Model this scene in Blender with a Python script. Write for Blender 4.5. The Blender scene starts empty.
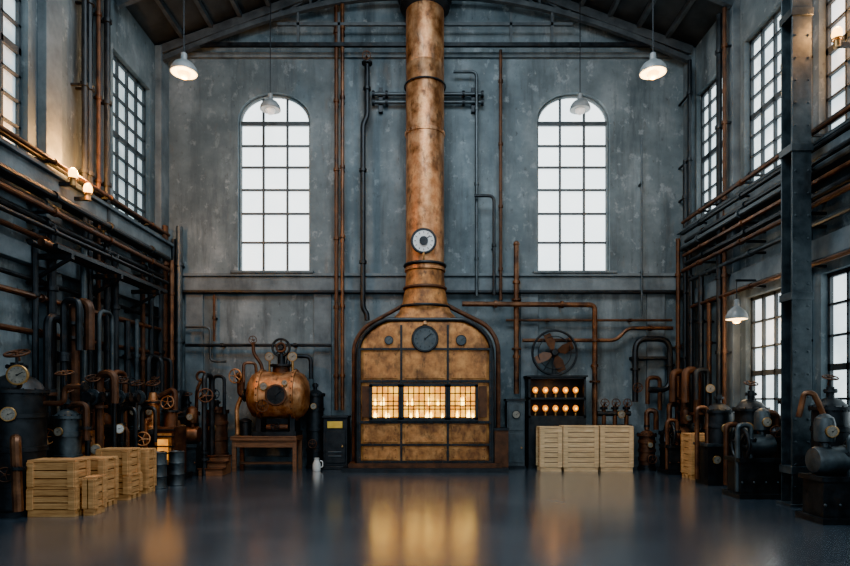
import bpy, bmesh, math, random
from mathutils import Vector, Matrix, Quaternion
random.seed(7)
scene=bpy.context.scene
V=Vector
# ------------------------------------------------------------------ materials
def nt(name):
    m=bpy.data.materials.new(name); m.use_nodes=True
    t=m.node_tree; b=t.nodes['Principled BSDF']
    return m,t,b
def N(t,k): return t.nodes.new(k)
def ramp(t,fac,stops):
    r=t.nodes.new('ShaderNodeValToRGB'); e=r.color_ramp.elements
    e[0].position=stops[0][0]; e[0].color=(*stops[0][1],1)
    e[1].position=stops[-1][0]; e[1].color=(*stops[-1][1],1)
    for p,c in stops[1:-1]:
        x=e.new(p); x.color=(*c,1)
    t.links.new(fac,r.inputs['Fac']); return r
def surf(name,stops,metal=0.0,rough=(0.4,0.6),scale=3.0,stretch=(1,1,1),bump=0.1,bscale=12,stain=None,spec=0.5,coat=0):
    m,t,b=nt(name)
    tc=N(t,'ShaderNodeTexCoord'); mp=N(t,'ShaderNodeMapping'); mp.inputs['Scale'].default_value=stretch
    t.links.new(tc.outputs['Object'],mp.inputs['Vector'])
    n1=N(t,'ShaderNodeTexNoise'); n1.inputs['Scale'].default_value=scale; n1.inputs['Detail'].default_value=9; n1.inputs['Roughness'].default_value=.62
    t.links.new(mp.outputs[0],n1.inputs['Vector'])
    r=ramp(t,n1.outputs['Fac'],stops); col=r.outputs['Color']
    if stain:
        for (sc,st,lo,hi,amt,dark) in stain:
            mp2=N(t,'ShaderNodeMapping'); mp2.inputs['Scale'].default_value=st; mp2.inputs['Location'].default_value=(sc*3.1,sc,5)
            t.links.new(tc.outputs['Object'],mp2.inputs['Vector'])
            n2=N(t,'ShaderNodeTexNoise'); n2.inputs['Scale'].default_value=sc; n2.inputs['Detail'].default_value=8; n2.inputs['Roughness'].default_value=.65
            t.links.new(mp2.outputs[0],n2.inputs['Vector'])
            rr=ramp(t,n2.outputs['Fac'],[(lo,(0,0,0)),(hi,(amt,amt,amt))])
            mx=N(t,'ShaderNodeMix'); mx.data_type='RGBA'; mx.blend_type='MIX'
            t.links.new(rr.outputs['Color'],mx.inputs['Factor']); t.links.new(col,mx.inputs[6]); mx.inputs[7].default_value=(*dark,1)
            col=mx.outputs[2]
    t.links.new(col,b.inputs['Base Color'])
    mr=N(t,'ShaderNodeMapRange'); mr.inputs[1].default_value=.3; mr.inputs[2].default_value=.7; mr.inputs[3].default_value=rough[0]; mr.inputs[4].default_value=rough[1]
    t.links.new(n1.outputs['Fac'],mr.inputs[0]); t.links.new(mr.outputs[0],b.inputs['Roughness'])
    b.inputs['Metallic'].default_value=metal
    b.inputs['Specular IOR Level'].default_value=spec
    if coat: b.inputs['Coat Weight'].default_value=coat; b.inputs['Coat Roughness'].default_value=.2; b.inputs['Coat IOR'].default_value=1.7
    if bump>0:
        n3=N(t,'ShaderNodeTexNoise'); n3.inputs['Scale'].default_value=bscale; n3.inputs['Detail'].default_value=6
        t.links.new(mp.outputs[0],n3.inputs['Vector'])
        bp=N(t,'ShaderNodeBump'); bp.inputs['Strength'].default_value=bump; bp.inputs['Distance'].default_value=.03
        t.links.new(n3.outputs['Fac'],bp.inputs['Height']); t.links.new(bp.outputs[0],b.inputs['Normal'])
    return m
def emis(name,col,st,col2=None,scale=6,lo=.38,hi=.62):
    m,t,b=nt(name)
    b.inputs['Base Color'].default_value=(*[min(c,.8) for c in col],1); b.inputs['Roughness'].default_value=.3
    b.inputs['Emission Strength'].default_value=st
    if col2:
        tc=N(t,'ShaderNodeTexCoord'); n=N(t,'ShaderNodeTexNoise'); n.inputs['Scale'].default_value=scale; n.inputs['Detail'].default_value=4
        t.links.new(tc.outputs['Object'],n.inputs['Vector'])
        r=ramp(t,n.outputs['Fac'],[(lo,col2),(hi,col)]); t.links.new(r.outputs['Color'],b.inputs['Emission Color'])
    else: b.inputs['Emission Color'].default_value=(*col,1)
    return m
WALL=surf('weathered_plaster_wall',[(.28,(.055,.076,.087)),(.5,(.135,.172,.19)),(.72,(.27,.315,.332))],rough=(.6,.85),scale=.8,bump=.4,bscale=5,
   stain=[(1.8,(1,1,.14),.5,.68,.75,(.034,.044,.052)),(4.5,(1,1,.8),.57,.66,.5,(.36,.405,.42)),(.32,(1,1,1),.45,.66,.65,(.055,.075,.086)),(9,(1,1,.5),.6,.68,.6,(.04,.046,.05)),(2.2,(1,1,.25),.60,.72,.4,(.13,.095,.065))],spec=.25)
WALL2=surf('concrete_trim_mat',[(.3,(.065,.084,.096)),(.7,(.175,.208,.225))],rough=(.6,.8),scale=2,bump=.25,bscale=9,stain=[(2,(1,1,.3),.5,.7,.6,(.03,.038,.043))],spec=.25)
FLOOR=surf('polished_concrete_floor',[(.25,(.030,.041,.055)),(.5,(.048,.063,.080)),(.75,(.075,.092,.112))],rough=(.20,.28),scale=.5,bump=.03,bscale=1.5,
   stain=[(7,(1,1,1),.56,.75,.35,(.032,.038,.048))],spec=.8,coat=1.0)
ROOF=surf('roof_sheet_mat',[(.3,(.02,.026,.03)),(.7,(.06,.07,.075))],rough=(.6,.8),scale=2,bump=.1)
TRUSS=surf('truss_steel_paint',[(.3,(.04,.048,.055)),(.7,(.095,.112,.122))],metal=.2,rough=(.5,.7),scale=4,bump=.05)
COPPER=surf('aged_copper',[(.3,(.17,.065,.026)),(.48,(.46,.20,.082)),(.66,(.66,.36,.17))],metal=.7,rough=(.33,.55),scale=4.5,bump=.2,bscale=9,
   stain=[(1.6,(1,1,.45),.48,.64,.75,(.12,.052,.028)),(6,(1,1,.5),.54,.66,.7,(.055,.032,.023)),(2.6,(1,1,.3),.55,.7,.55,(.70,.44,.27))])
COPPERP=surf('furnace_copper_plate',[(.3,(.17,.062,.020)),(.5,(.44,.185,.055)),(.68,(.64,.31,.105))],metal=.42,rough=(.38,.62),scale=5,bump=.2,bscale=12,
   stain=[(2.6,(1,1,.7),.47,.65,.8,(.085,.036,.018)),(9,(1,1,.5),.54,.67,.7,(.038,.022,.015))])
PIPEC=surf('copper_pipe_mat',[(.3,(.06,.03,.02)),(.7,(.27,.13,.068))],metal=.7,rough=(.35,.55),scale=4,bump=.05,stain=[(2,(1,1,1),.46,.64,.75,(.03,.025,.024))])
IRON=surf('black_iron',[(.3,(.011,.013,.015)),(.7,(.038,.043,.048))],metal=.6,rough=(.35,.6),scale=5,bump=.1,stain=[(4,(1,1,1),.58,.72,.5,(.08,.04,.02))])
STEEL=surf('blued_steel',[(.3,(.035,.045,.052)),(.7,(.10,.12,.13))],metal=.6,rough=(.35,.55),scale=4,bump=.1,stain=[(3,(1,1,.6),.52,.72,.6,(.03,.025,.022))])
RUST=surf('rusty_brown_metal',[(.3,(.032,.018,.012)),(.7,(.14,.064,.034))],metal=.5,rough=(.45,.7),scale=5,bump=.2)
BRASS=surf('brass_mat',[(.3,(.22,.12,.045)),(.7,(.52,.31,.12))],metal=.85,rough=(.3,.5),scale=6,bump=.05)
WOOD=surf('pine_crate_wood',[(.3,(.28,.125,.042)),(.55,(.54,.275,.10)),(.75,(.70,.40,.165))],rough=(.55,.75),scale=3,stretch=(1,1,9),bump=.2,bscale=8)
WOODP=surf('pale_crate_wood',[(.3,(.42,.27,.13)),(.55,(.66,.46,.245)),(.75,(.8,.60,.35))],rough=(.55,.75),scale=3,stretch=(1,1,9),bump=.2,bscale=8)
WOODD=surf('dark_bench_wood',[(.3,(.07,.032,.016)),(.7,(.20,.092,.044))],rough=(.45,.65),scale=4,stretch=(1,6,6),bump=.15)
MUNT=surf('window_frame_paint',[(.3,(.022,.028,.033)),(.7,(.055,.065,.072))],rough=(.45,.6),scale=6,bump=.05)
MUNTL=surf('window_frame_grey_paint',[(.3,(.12,.15,.16)),(.7,(.22,.26,.27))],rough=(.45,.6),scale=6,bump=.05)
ENAM=surf('white_enamel',[(.3,(.5,.52,.5)),(.7,(.75,.76,.74))],rough=(.25,.4),scale=5,bump=0)
SHADE=surf('lamp_shade_enamel',[(.3,(.14,.16,.165)),(.7,(.26,.28,.29))],rough=(.3,.5),scale=5,bump=0)
DIAL=surf('dial_face_white',[(.3,(.6,.62,.6)),(.7,(.78,.8,.78))],rough=(.3,.4),scale=5,bump=0)
DIALD=surf('aged_dial_face',[(.3,(.12,.11,.09)),(.7,(.3,.28,.23))],rough=(.3,.4),scale=9,bump=0)
YEL=surf('yellow_label_paint',[(.3,(.6,.38,.03)),(.7,(.8,.55,.08))],rough=(.4,.5),scale=5,bump=0)
PANE=emis('frosted_daylight_glass',(.86,.97,1.0),4.6,(.76,.89,.94),1.3)
PANES=emis('side_daylight_glass',(.80,.95,1.0),3.6,(.52,.66,.72),1.6)
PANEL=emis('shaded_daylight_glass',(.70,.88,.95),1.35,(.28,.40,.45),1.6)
BULB=emis('warm_bulb_glass',(1,.50,.12),16)
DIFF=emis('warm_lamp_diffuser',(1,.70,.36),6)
BULBF=emis('dim_bulb_glass',(1,.9,.8),1.2)
BULBO=emis('orange_filament_bulb',(1,.30,.02),2.4)
BULBC=emis('yellow_filament_core',(1,.62,.12),8)
FIRE=emis('furnace_fire_glow',(1,.49,.038),4.4,(.62,.19,.008),4,.42,.66)
FIREH=emis('furnace_flame_core',(1,.68,.14),18)
FIRE2=emis('ember_glow',(1,.40,.04),2.0,(.5,.12,.01),4)
# ------------------------------------------------------------------ mesh builder
class B:
    def __init__(s,name): s.name=name; s.bm=bmesh.new(); s.mats=[]
    def mi(s,m):
        if m not in s.mats: s.mats.append(m)
        return s.mats.index(m)
    def f(s,vs,k):
        try:
            fc=s.bm.faces.new(vs); fc.material_index=k
        except ValueError: pass
    def box(s,c,d,m,rot=None):
        k=s.mi(m); c=V(c); hx,hy,hz=[q/2 for q in d]
        vs=[]
        for x,y,z in ((-1,-1,-1),(1,-1,-1),(1,1,-1),(-1,1,-1),(-1,-1,1),(1,-1,1),(1,1,1),(-1,1,1)):
            p=V((x*hx,y*hy,z*hz))
            if rot: p.rotate(rot)
            vs.append(s.bm.verts.new(c+p))
        for q in ((3,2,1,0),(4,5,6,7),(0,1,5,4),(1,2,6,5),(2,3,7,6),(3,0,4,7)): s.f([vs[i] for i in q],k)
        return s
    def bb(s,x0,x1,y0,y1,z0,z1,m): return s.box(((x0+x1)/2,(y0+y1)/2,(z0+z1)/2),(abs(x1-x0),abs(y1-y0),abs(z1-z0)),m)
    def beam(s,a,b,w,h,m):
        a=V(a);b=V(b); d=b-a; q=V((1,0,0)).rotation_difference(d.normalized())
        return s.box((a+b)/2,(d.length,w,h),m,q)
    def lathe(s,o,ax,prof,m,seg=24):
        k=s.mi(m); o=V(o); q=V((0,0,1)).rotation_difference(V(ax).normalized())
        rings=[]
        for r,h in prof:
            if r<1e-5: 
                p=V((0,0,h)); p.rotate(q); rings.append([s.bm.verts.new(o+p)])
            else:
                L=[]
                for i in range(seg):
                    a=2*math.pi*i/seg; p=V((r*math.cos(a),r*math.sin(a),h)); p.rotate(q); L.append(s.bm.verts.new(o+p))
                rings.append(L)
        for A,C in zip(rings[:-1],rings[1:]):
            if len(A)==1 and len(C)==1: continue
            for i in range(seg):
                j=(i+1)%seg
                if len(A)==1: s.f([A[0],C[j],C[i]],k)
                elif len(C)==1: s.f([A[i],A[j],C[0]],k)
                else: s.f([A[i],A[j],C[j],C[i]],k)
        if len(rings[0])>1: s.f(rings[0][::-1],k)
        if len(rings[-1])>1: s.f(rings[-1],k)
        return s
    def cyl(s,a,b,r,m,r2=None,seg=20):
        a=V(a);b=V(b); return s.lathe(a,b-a,[(r,0),(r if r2 is None else r2,(b-a).length)],m,seg)
    def sph(s,c,r,m,seg=16,sz=1.0):
        n=8; return s.lathe(c,(0,0,1),[(r*math.sin(math.pi*i/n),-r*sz*math.cos(math.pi*i/n)) for i in range(n+1)],m,seg)
    def tube(s,pts,r,m,bend=.12,seg=10,closed=False):
        k=s.mi(m); P=[V(p) for p in pts]
        if not closed and len(P)>2 and bend>0:
            Q=[P[0]]
            for i in range(1,len(P)-1):
                a,b,c=P[i-1],P[i],P[i+1]; u=(a-b);w=(c-b)
                e=min(bend,u.length*.45,w.length*.45); u=b+u.normalized()*e; w=b+w.normalized()*e
                for j in range(6):
                    t=j/5; Q.append(u*(1-t)**2+b*2*t*(1-t)+w*t*t)
            Q.append(P[-1]); P=Q
        n=len(P); rings=[]; nrm=None
        for i in range(n):
            if closed: d=(P[(i+1)%n]-P[i-1]).normalized()
            else: d=(P[min(i+1,n-1)]-P[max(i-1,0)]).normalized()
            if nrm is None:
                nrm=d.cross(V((0.12,0.31,1))); 
                if nrm.length<1e-3: nrm=d.cross(V((1,0,0)))
            nrm=(nrm-d*nrm.dot(d)).normalized(); bi=d.cross(nrm)
            rings.append([s.bm.verts.new(P[i]+nrm*r*math.cos(2*math.pi*j/seg)+bi*r*math.sin(2*math.pi*j/seg)) for j in range(seg)])
        for i in range(n if closed else n-1):
            A,C=rings[i],rings[(i+1)%n]
            for j in range(seg): s.f([A[j],A[(j+1)%seg],C[(j+1)%seg],C[j]],k)
        if not closed: s.f(rings[0][::-1],k); s.f(rings[-1],k)
        return s
    def ring(s,c,ax,R,r,m,seg=28):
        q=V((0,0,1)).rotation_difference(V(ax).normalized()); P=[]
        for i in range(seg):
            a=2*math.pi*i/seg; p=V((R*math.cos(a),R*math.sin(a),0)); p.rotate(q); P.append(V(c)+p)
        return s.tube(P,r,m,closed=True,seg=8)
    def wheel(s,c,ax,R,m,r=None,sp=5,stem=.12):
        r=r or R*.11; s.ring(c,ax,R,r,m)
        q=V((0,0,1)).rotation_difference(V(ax).normalized())
        for i in range(sp):
            a=2*math.pi*i/sp+.3; p=V((R*math.cos(a),R*math.sin(a),0)); p.rotate(q); s.cyl(V(c),V(c)+p,r*.7,m,seg=6)
        n=V(ax).normalized(); s.cyl(V(c)-n*stem,V(c)+n*r*1.6,r*1.5,m,seg=10)
        return s
    def gauge(s,c,ax,R,rim,face=None):
        n=V(ax).normalized()
        s.lathe(V(c)-n*R*.45,n,[(R*.9,0),(R*.95,R*.1),(R,R*.4),(R*1.04,R*.52),(R*.98,R*.58),(R*.86,R*.58),(R*.84,R*.5)],rim,28)
        s.lathe(V(c)+n*R*.06,n,[(0,0),(R*.85,0.0),(R*.85,.006),(0,.007)],face or DIAL,28)
        q=V((0,0,1)).rotation_difference(n)
        for i in range(12):
            a=2*math.pi*i/12; p=V((R*.68*math.cos(a),R*.68*math.sin(a),R*.06+.012)); p.rotate(q)
            d=V((math.cos(a),math.sin(a),0)); d.rotate(q)
            s.cyl(V(c)+p-d*R*.07,V(c)+p+d*R*.07,R*.025,IRON,seg=5)
        p=V((R*.5,R*.4,R*.06+.016)); p.rotate(q); o=V(c)+n*(R*.06+.016)
        s.cyl(o,V(c)+p,R*.035,IRON,seg=6); s.cyl(o-n*.01,o+n*.01,R*.09,IRON,seg=10)
        return s
    def flange(s,c,ax,r,m,t=.04):
        n=V(ax).normalized(); s.cyl(V(c)-n*t/2,V(c)+n*t/2,r,m,seg=18)
        q=V((0,0,1)).rotation_difference(n)
        for i in range(8):
            a=2*math.pi*i/8; p=V((r*.82*math.cos(a),r*.82*math.sin(a),0)); p.rotate(q)
            s.cyl(V(c)+p-n*(t/2+.012),V(c)+p+n*(t/2+.012),r*.07+.004,m,seg=6)
        return s
    def done(s,bevel=0,smooth=True,origin=True):
        bm=s.bm
        bmesh.ops.recalc_face_normals(bm,faces=bm.faces)
        if origin and len(bm.verts):
            xs=[v.co.x for v in bm.verts]; ys=[v.co.y for v in bm.verts]; zs=[v.co.z for v in bm.verts]
            o=V(((min(xs)+max(xs))/2,(min(ys)+max(ys))/2,min(zs)))
            bmesh.ops.translate(bm,verts=bm.verts,vec=-o)
        else: o=V((0,0,0))
        me=bpy.data.meshes.new(s.name); bm.to_mesh(me); bm.free()
        for m in s.mats: me.materials.append(m)
        ob=bpy.data.objects.new(s.name,me); ob.location=o; scene.collection.objects.link(ob)
        if smooth:
            me.shade_smooth(); me.set_sharp_from_angle(angle=math.radians(35))
        if bevel:
            md=ob.modifiers.new('bevel','BEVEL'); md.width=bevel; md.segments=2; md.limit_method='ANGLE'; md.angle_limit=math.radians(50)
        return ob
# ------------------------------------------------------------------ room shell
XL,XR=-6.55,6.6; YF=-16.0; EAVE=10.25; SL=.366; RIDGE=EAVE+6.575*SL
def wall_mesh(name,outer,holes,to3,thick,mat):
    bm=bmesh.new(); edges=[]
    for loop in [outer]+holes:
        vs=[bm.verts.new(to3(a,b)) for a,b in loop]
        for i in range(len(vs)): edges.append(bm.edges.new((vs[i],vs[(i+1)%len(vs)])))
    bmesh.ops.triangle_fill(bm,use_beauty=True,edges=edges)
    ext=bmesh.ops.extrude_face_region(bm,geom=list(bm.faces))
    bmesh.ops.translate(bm,verts=[g for g in ext['geom'] if isinstance(g,bmesh.types.BMVert)],vec=V(thick))
    bmesh.ops.recalc_face_normals(bm,faces=bm.faces)
    me=bpy.data.meshes.new(name); bm.to_mesh(me); bm.free(); me.materials.append(mat)
    ob=bpy.data.objects.new(name,me); scene.collection.objects.link(ob); return ob
def arch(x0,x1,z0,zs,rise,n=20):
    c=(x0+x1)/2; a=(x1-x0)/2
    return [(x0,z0),(x1,z0)]+[(c+a*math.cos(math.pi*i/n),zs+rise*math.sin(math.pi*i/n)**.9) for i in range(n+1)]
def rect(a,b,c,d): return [(a,c),(b,c),(b,d),(a,d)]
AW=[(-4.68,-2.87),(2.80,4.62)]
wall_mesh('wall_back',[(XL-.3,0),(XR+.3,0),(XR+.3,EAVE),(0,RIDGE+.1),(XL-.3,EAVE)],[arch(a,b,4.78,8.6,.74) for a,b in AW],lambda a,b:(a,0,b),(0,.35,0),WALL)
LU=[(-2.4,-.7),(-6.9,-5.1),(-9.6,-7.9),(-12.6,-10.9)]
RU=[(-1.95,-.42),(-4.32,-2.6),(-6.9,-4.95),(-9.6,-7.9),(-12.6,-10.9)]
RLW=[(-4.32,-2.65),(-6.9,-5.0),(-9.6,-7.9),(-12.6,-10.9)]
ZU=(5.7,9.05); ZUR=(5.85,9.05); ZL=(1.15,3.75)
wall_mesh('wall_left',rect(YF,0,0,EAVE),[rect(a,b,*ZU) for a,b in LU],lambda a,b:(XL,a,b),(-.35,0,0),WALL)
wall_mesh('wall_right',rect(YF,0,0,EAVE),[rect(a,b,*ZUR) for a,b in RU]+[rect(a,b,*ZL) for a,b in RLW],lambda a,b:(XR,a,b),(.35,0,0),WALL)
b=B('floor'); b.bb(XL-.35,XR+.35,YF,.35,-.2,0,FLOOR); b.done(smooth=False,origin=False)
# roof
b=B('ceiling')
for sx in (-1,1):
    k=b.mi(ROOF); xe=XL-.3 if sx<0 else XR+.3
    v=[(xe,YF,EAVE),(xe,.35,EAVE),(0,.35,RIDGE+.1),(0,YF,RIDGE+.1)]
    lo=[b.bm.verts.new(p) for p in v]; hi=[b.bm.verts.new((p[0],p[1],p[2]+.12)) for p in v]
    b.f(lo,k); b.f(hi[::-1],k)
    for i in range(4): b.f([lo[i],lo[(i+1)%4],hi[(i+1)%4],hi[i]],k)
b.done(smooth=False,origin=False)
wn=[0]
def win_arch(x0,x1,z0,zs,rise):
    wn[0]+=1; b=B('window_%d'%wn[0]); y=.16
    k=b.mi(PANE); b.f([b.bm.verts.new((p[0],y+.05,p[1])) for p in arch(x0,x1,z0,zs,rise)],k)
    pts=[(p[0],y,p[1]) for p in arch(x0+.03,x1-.03,z0+.03,zs,rise-.03)]
    b.tube(pts,.04,MUNTL,closed=True,seg=6)
    w=x1-x0
    for t in (1/3,2/3):
        x=x0+w*t; u=(x-(x0+x1)/2)/(w/2); b.bb(x-.026,x+.026,y-.03,y+.03,z0,zs+rise*math.sqrt(1-u*u)**.9,MUNT)
    for z in (zs+.02,): b.bb(x0,x1,y-.035,y+.035,z-.05,z+.05,MUNT)
    for z in (5.62,6.35,6.95,7.52,8.06): b.bb(x0,x1,y-.025,y+.025,z-.026,z+.026,MUNT)
    b.done(smooth=False,origin=False)
for a,c in AW: win_arch(a,c,4.78,8.6,.74)
def win_side(x,s,y0,y1,z0,z1,nc,nr,pm):
    wn[0]+=1; b=B('window_%d'%wn[0]); xx=x+s*.14
    b.bb(xx+s*.04,xx+s*.06,y0,y1,z0,z1,pm)
    for t in range(nc+1):
        y=y0+(y1-y0)*t/nc; w=.06 if t in(0,nc) else .024; b.bb(xx-.03,xx+.03,y-w,y+w,z0,z1,MUNT)
    for t in range(nr+1):
        z=z0+(z1-z0)*t/nr; w=.07 if t in(0,nr) else (.055 if t==nr//2 else .02); b.bb(xx-.03,xx+.03,y0,y1,z-w,z+w,MUNT)
    b.done(smooth=False,origin=False)
for a,c in LU: win_side(XL,-1,a,c,*ZU,4,8,PANEL)
for a,c in RU: win_side(XR,1,a,c,*ZUR,4,8,PANES)
for a,c in RLW: win_side(XR,1,a,c,*ZL,4,5,PANES)
# trims
b=B('trim_1')
b.bb(XL,XR,-.14,0,4.36,4.71,WALL2); b.bb(XL,XR,-.2,0,4.71,4.78,WALL2); b.bb(XL,XR,-.17,0,4.30,4.37,IRON)
for a,c in AW: b.bb(a-.12,c+.12,-.24,0,4.78,4.84,WALL2)
b.done(bevel=.01,smooth=False,origin=False)
b=B('trim_2'); b.bb(XL,XR,-.08,0,10.18,10.3,WALL2); b.done(smooth=False,origin=False)
b=B('trim_3')
for x in (-5.75,-2.55,2.6,5.75): b.bb(x-.22,x+.22,-.07,0,0.25,4.30,WALL2)
b.done(bevel=.01,smooth=False,origin=False)
b=B('baseboard_back'); b.bb(XL,XR,-.09,0,0,.25,WALL2); b.done(smooth=False,origin=False)
b=B('baseboard_left'); b.bb(XL,XL+.09,YF,-.1,0,.25,WALL2); b.done(smooth=False,origin=False)
b=B('baseboard_right'); b.bb(XR-.09,XR,YF,-.1,0,.25,WALL2); b.done(smooth=False,origin=False)
b=B('trim_4'); b.bb(XL,XL+.32,YF,-.21,5.1,5.4,WALL2); b.bb(XL,XL+.4,YF,-.21,5.4,5.47,WALL2); b.bb(XL,XL+.2,YF,-.21,3.85,4.15,WALL2); b.done(bevel=.01,smooth=False,origin=False)
b=B('trim_5'); b.bb(XR-.32,XR,YF,-.21,5.3,5.72,WALL2); b.bb(XR-.4,XR,YF,-.21,5.72,5.78,WALL2)
b.bb(XR-.18,XR,YF,-.21,3.95,4.3,WALL2); b.done(bevel=.01,smooth=False,origin=False)
b=B('trim_6')
for y in (-.25,-3.1,-4.65,-7.4,-10.2,-13):
    b.bb(XL,XL+.16,y-.22,y+.22,.25,EAVE,WALL2)
for y in (-.2,-2.28,-4.62,-7.4,-10.2,-13):
    b.bb(XR-.16,XR,y-.17,y+.17,.25,EAVE,WALL2)
b.done(bevel=.01,smooth=False,origin=False)
# roof trusses + purlins
def roofz(x): return EAVE+(6.575-abs(x-.0))*SL
for ty in (-.35,-2.4,-5.5,-9,-12.5):
    b=B('roof_truss')
    for s in (-1,1):
        b.beam((s*6.5,ty,roofz(6.5)-.12),(0,ty,RIDGE-.1),.14,.2,TRUSS)
        L=[]
        for i in range(9):
            t=i/8; L.append((s*(6.45-5.85*t),ty,9.95+1.55*math.sin(t*math.pi/2)))
        for p,q in zip(L[:-1],L[1:]): b.beam(p,q,.11,.12,TRUSS)
        for i in (1,2,3,4,5,6):
            x=L[i][0]; b.beam((x,ty,L[i][2]),(x,ty,roofz(x)-.15),.06,.06,TRUSS)
            x2=L[i+1][0]; b.beam((x,ty,L[i][2]),(x2,ty,roofz(x2)-.15),.045,.045,TRUSS)
    if ty>-1:
        b.beam((-6.5,ty,10.32),(6.5,ty,10.32),.08,.09,IRON); b.beam((-3.6,ty,10.82),(3.6,ty,10.82),.06,.07,TRUSS)
        for x in (-3.1,-2.1,2.1,3.1): b.beam((x,ty,10.32),(x,ty,11.1),.06,.06,TRUSS)
    b.done(smooth=False)
b=B('roof_purlins')
for x in (-5.9,-5.2,-4.5,-3.8,-3.1,-2.3,-1.2,1.2,2.3,3.1,3.8,4.5,5.2,5.9):
    b.bb(x-.05,x+.05,YF,-.02,roofz(x)-.06,roofz(x)+.06,TRUSS)
b.done(smooth=False,origin=False)
# ------------------------------------------------------------------ steel column
def column(x,y,h):
    b=B('steel_column')
    b.bb(x-.15,x+.15,y-.15,y-.125,0.04,h,STEEL); b.bb(x-.15,x+.15,y+.125,y+.15,.04,h,STEEL); b.bb(x-.015,x+.015,y-.125,y+.125,.04,h,STEEL)
    b.bb(x-.2,x+.2,y-.2,y+.2,0,.04,STEEL)
    for z in (.5,3.2,5.5,7.6): b.bb(x-.17,x+.17,y-.17,y+.17,z,z+.12,STEEL)
    for z in [i*.35+.3 for i in range(28)]:
        for dx in(-.1,.1): b.cyl((x+dx,y-.165,z),(x+dx,y-.15,z),.018,STEEL,seg=8)
    b.done(bevel=.005)
column(5.83,-5.57,roofz(5.83)-.0)
# ------------------------------------------------------------------ furnace
b=B('copper_furnace'); yc=-.66
sec=[(.14,1.565,.54,14),(2.6,1.565,.54,14),(2.82,1.55,.54,13),(3.0,1.50,.54,12),(3.16,1.41,.54,11),(3.3,1.27,.54,9),(3.41,1.10,.53,8),(3.5,.90,.52,6),(3.58,.75,.51,4),(3.72,.62,.5,3),(3.95,.54,.485,2.3),(4.3,.475,.465,2),(4.7,.45,.45,2)]
k=b.mi(COPPERP); rings=[]; SG=72
for z,a,c,n in sec:
    L=[]
    for i in range(SG):
        t=2*math.pi*i/SG; ct,st=math.cos(t),math.sin(t)
        L.append(b.bm.verts.new((a*math.copysign(abs(ct)**(2/n),ct),yc+c*math.copysign(abs(st)**(2/n),st),z)))
    rings.append(L)
for A,C in zip(rings[:-1],rings[1:]):
    for i in range(SG): b.f([A[i],A[(i+1)%SG],C[(i+1)%SG],C[i]],k)
b.f(rings[0][::-1],k); b.f(rings[-1],k)
b.bb(-1.9,1.9,-1.42,-.1,0,.1,IRON); b.bb(-1.75,1.75,-1.32,-.12,.1,.2,RUST)
fy=-1.215
def hw(z):
    for (z0,a0,_,_),(z1,a1,_,_) in zip(sec[:-1],sec[1:]):
        if z0<=z<=z1: return a0+(a1-a0)*(z-z0)/(z1-z0)
    return 0
zz=(.2,1,2,2.6,2.82,3.0,3.16,3.3,3.41,3.5)
hoop=[(-hw(z)+.01,fy+.03,z) for z in zz]; hoop+=[(-x,y,z) for x,y,z in hoop[::-1]]
b.tube(hoop,.05,IRON,bend=.05)
hoop=[(-hw(z)-.02,-.35,z) for z in zz]
b.tube(hoop,.045,IRON,bend=.05); b.tube([(-x,y,z) for x,y,z in hoop],.045,IRON,bend=.05)
for z,w in ((.22,.07),(.62,.045),(1.14,.06),(2.08,.06),(2.82,.05)):
    a=hw(z)-.04; b.bb(-a,a,fy-.03,fy+.05,z-w/2,z+w/2,IRON)
    for x in [i*.2-1.4 for i in range(15)]: b.sph((x,fy-.035,z),.014,RUST,seg=8)
for x in (-1.5,-.545,.525,1.5):
    top=2.85 if abs(x)>1 else 3.42
    b.bb(x-.024,x+.024,fy-.028,fy+.05,.2,top-.05,IRON)
    for z in [i*.2+.32 for i in range(12)]: b.sph((x,fy-.03,z),.013,RUST,seg=8)
cols=[(-1.44,-.60),(-.49,.47),(.58,1.44)]
for x0,x1 in cols:
    for z0,z1 in ((.28,.56),(.68,1.08),(2.15,2.74)):
        b.bb(x0+.03,x1-.03,fy-.018,fy+.04,z0,z1,COPPERP)
        for px in (x0+.08,x1-.08):
            for pz in (z0+.05,z1-.05): b.sph((px,fy-.02,pz),.012,RUST,seg=6)
# fire windows
for x0,x1 in ((-1.22,-.6),(-.5,.47),(.57,1.16)):
    b.bb(x0,x1,fy-.01,fy+.02,1.26,1.96,FIRE)
    for z in (1.2,1.99): b.bb(x0-.05,x1+.05,fy-.085,fy+.03,z-.04,z+.04,IRON)
    for x in (x0-.02,x1+.02): b.bb(x-.035,x+.035,fy-.085,fy+.03,1.2,2.0,IRON)
    nn=max(4,round((x1-x0)/.12))
    for i in range(1,nn): 
        x=x0+(x1-x0)*i/nn; b.bb(x-.012,x+.012,fy-.075,fy-.06,1.24,1.98,RUST)
    for z in (1.44,1.62,1.8): b.bb(x0,x1,fy-.075,fy-.06,z-.012,z+.012,RUST)
    b.bb(x0,x1,fy-.055,fy-.01,1.5,1.53,RUST)
    for i in range(int((x1-x0)/.075)):
        x=random.uniform(x0+.05,x1-.05); h=random.uniform(.05,.16); z=1.25 if i%3 else 1.53
        b.lathe((x,fy-.035,z),(0,0,1),[(.02,0),(.03,h*.4),(.012,h),(0,h+.05)],FIREH,8)
for x in (-1.36,1.33): b.bb(x-.09,x+.09,fy-.02,fy+.03,1.25,1.97,RUST)
b.gauge((0,fy-.03,3.05),(0,-1,0),.30,IRON,STEEL)
b.gauge((.83,fy-.02,3.02),(0,-1,0),.12,IRON,STEEL); b.gauge((-.83,fy-.02,3.02),(0,-1,0),.1,IRON,STEEL)
b.cyl((0,fy-.03,3.36),(0,-1.05,3.6),.05,COPPER)
b.ring((0,yc,3.85),(0,0,1),.58,.035,IRON); b.ring((0,yc,4.3),(0,0,1),.49,.04,RUST)
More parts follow.
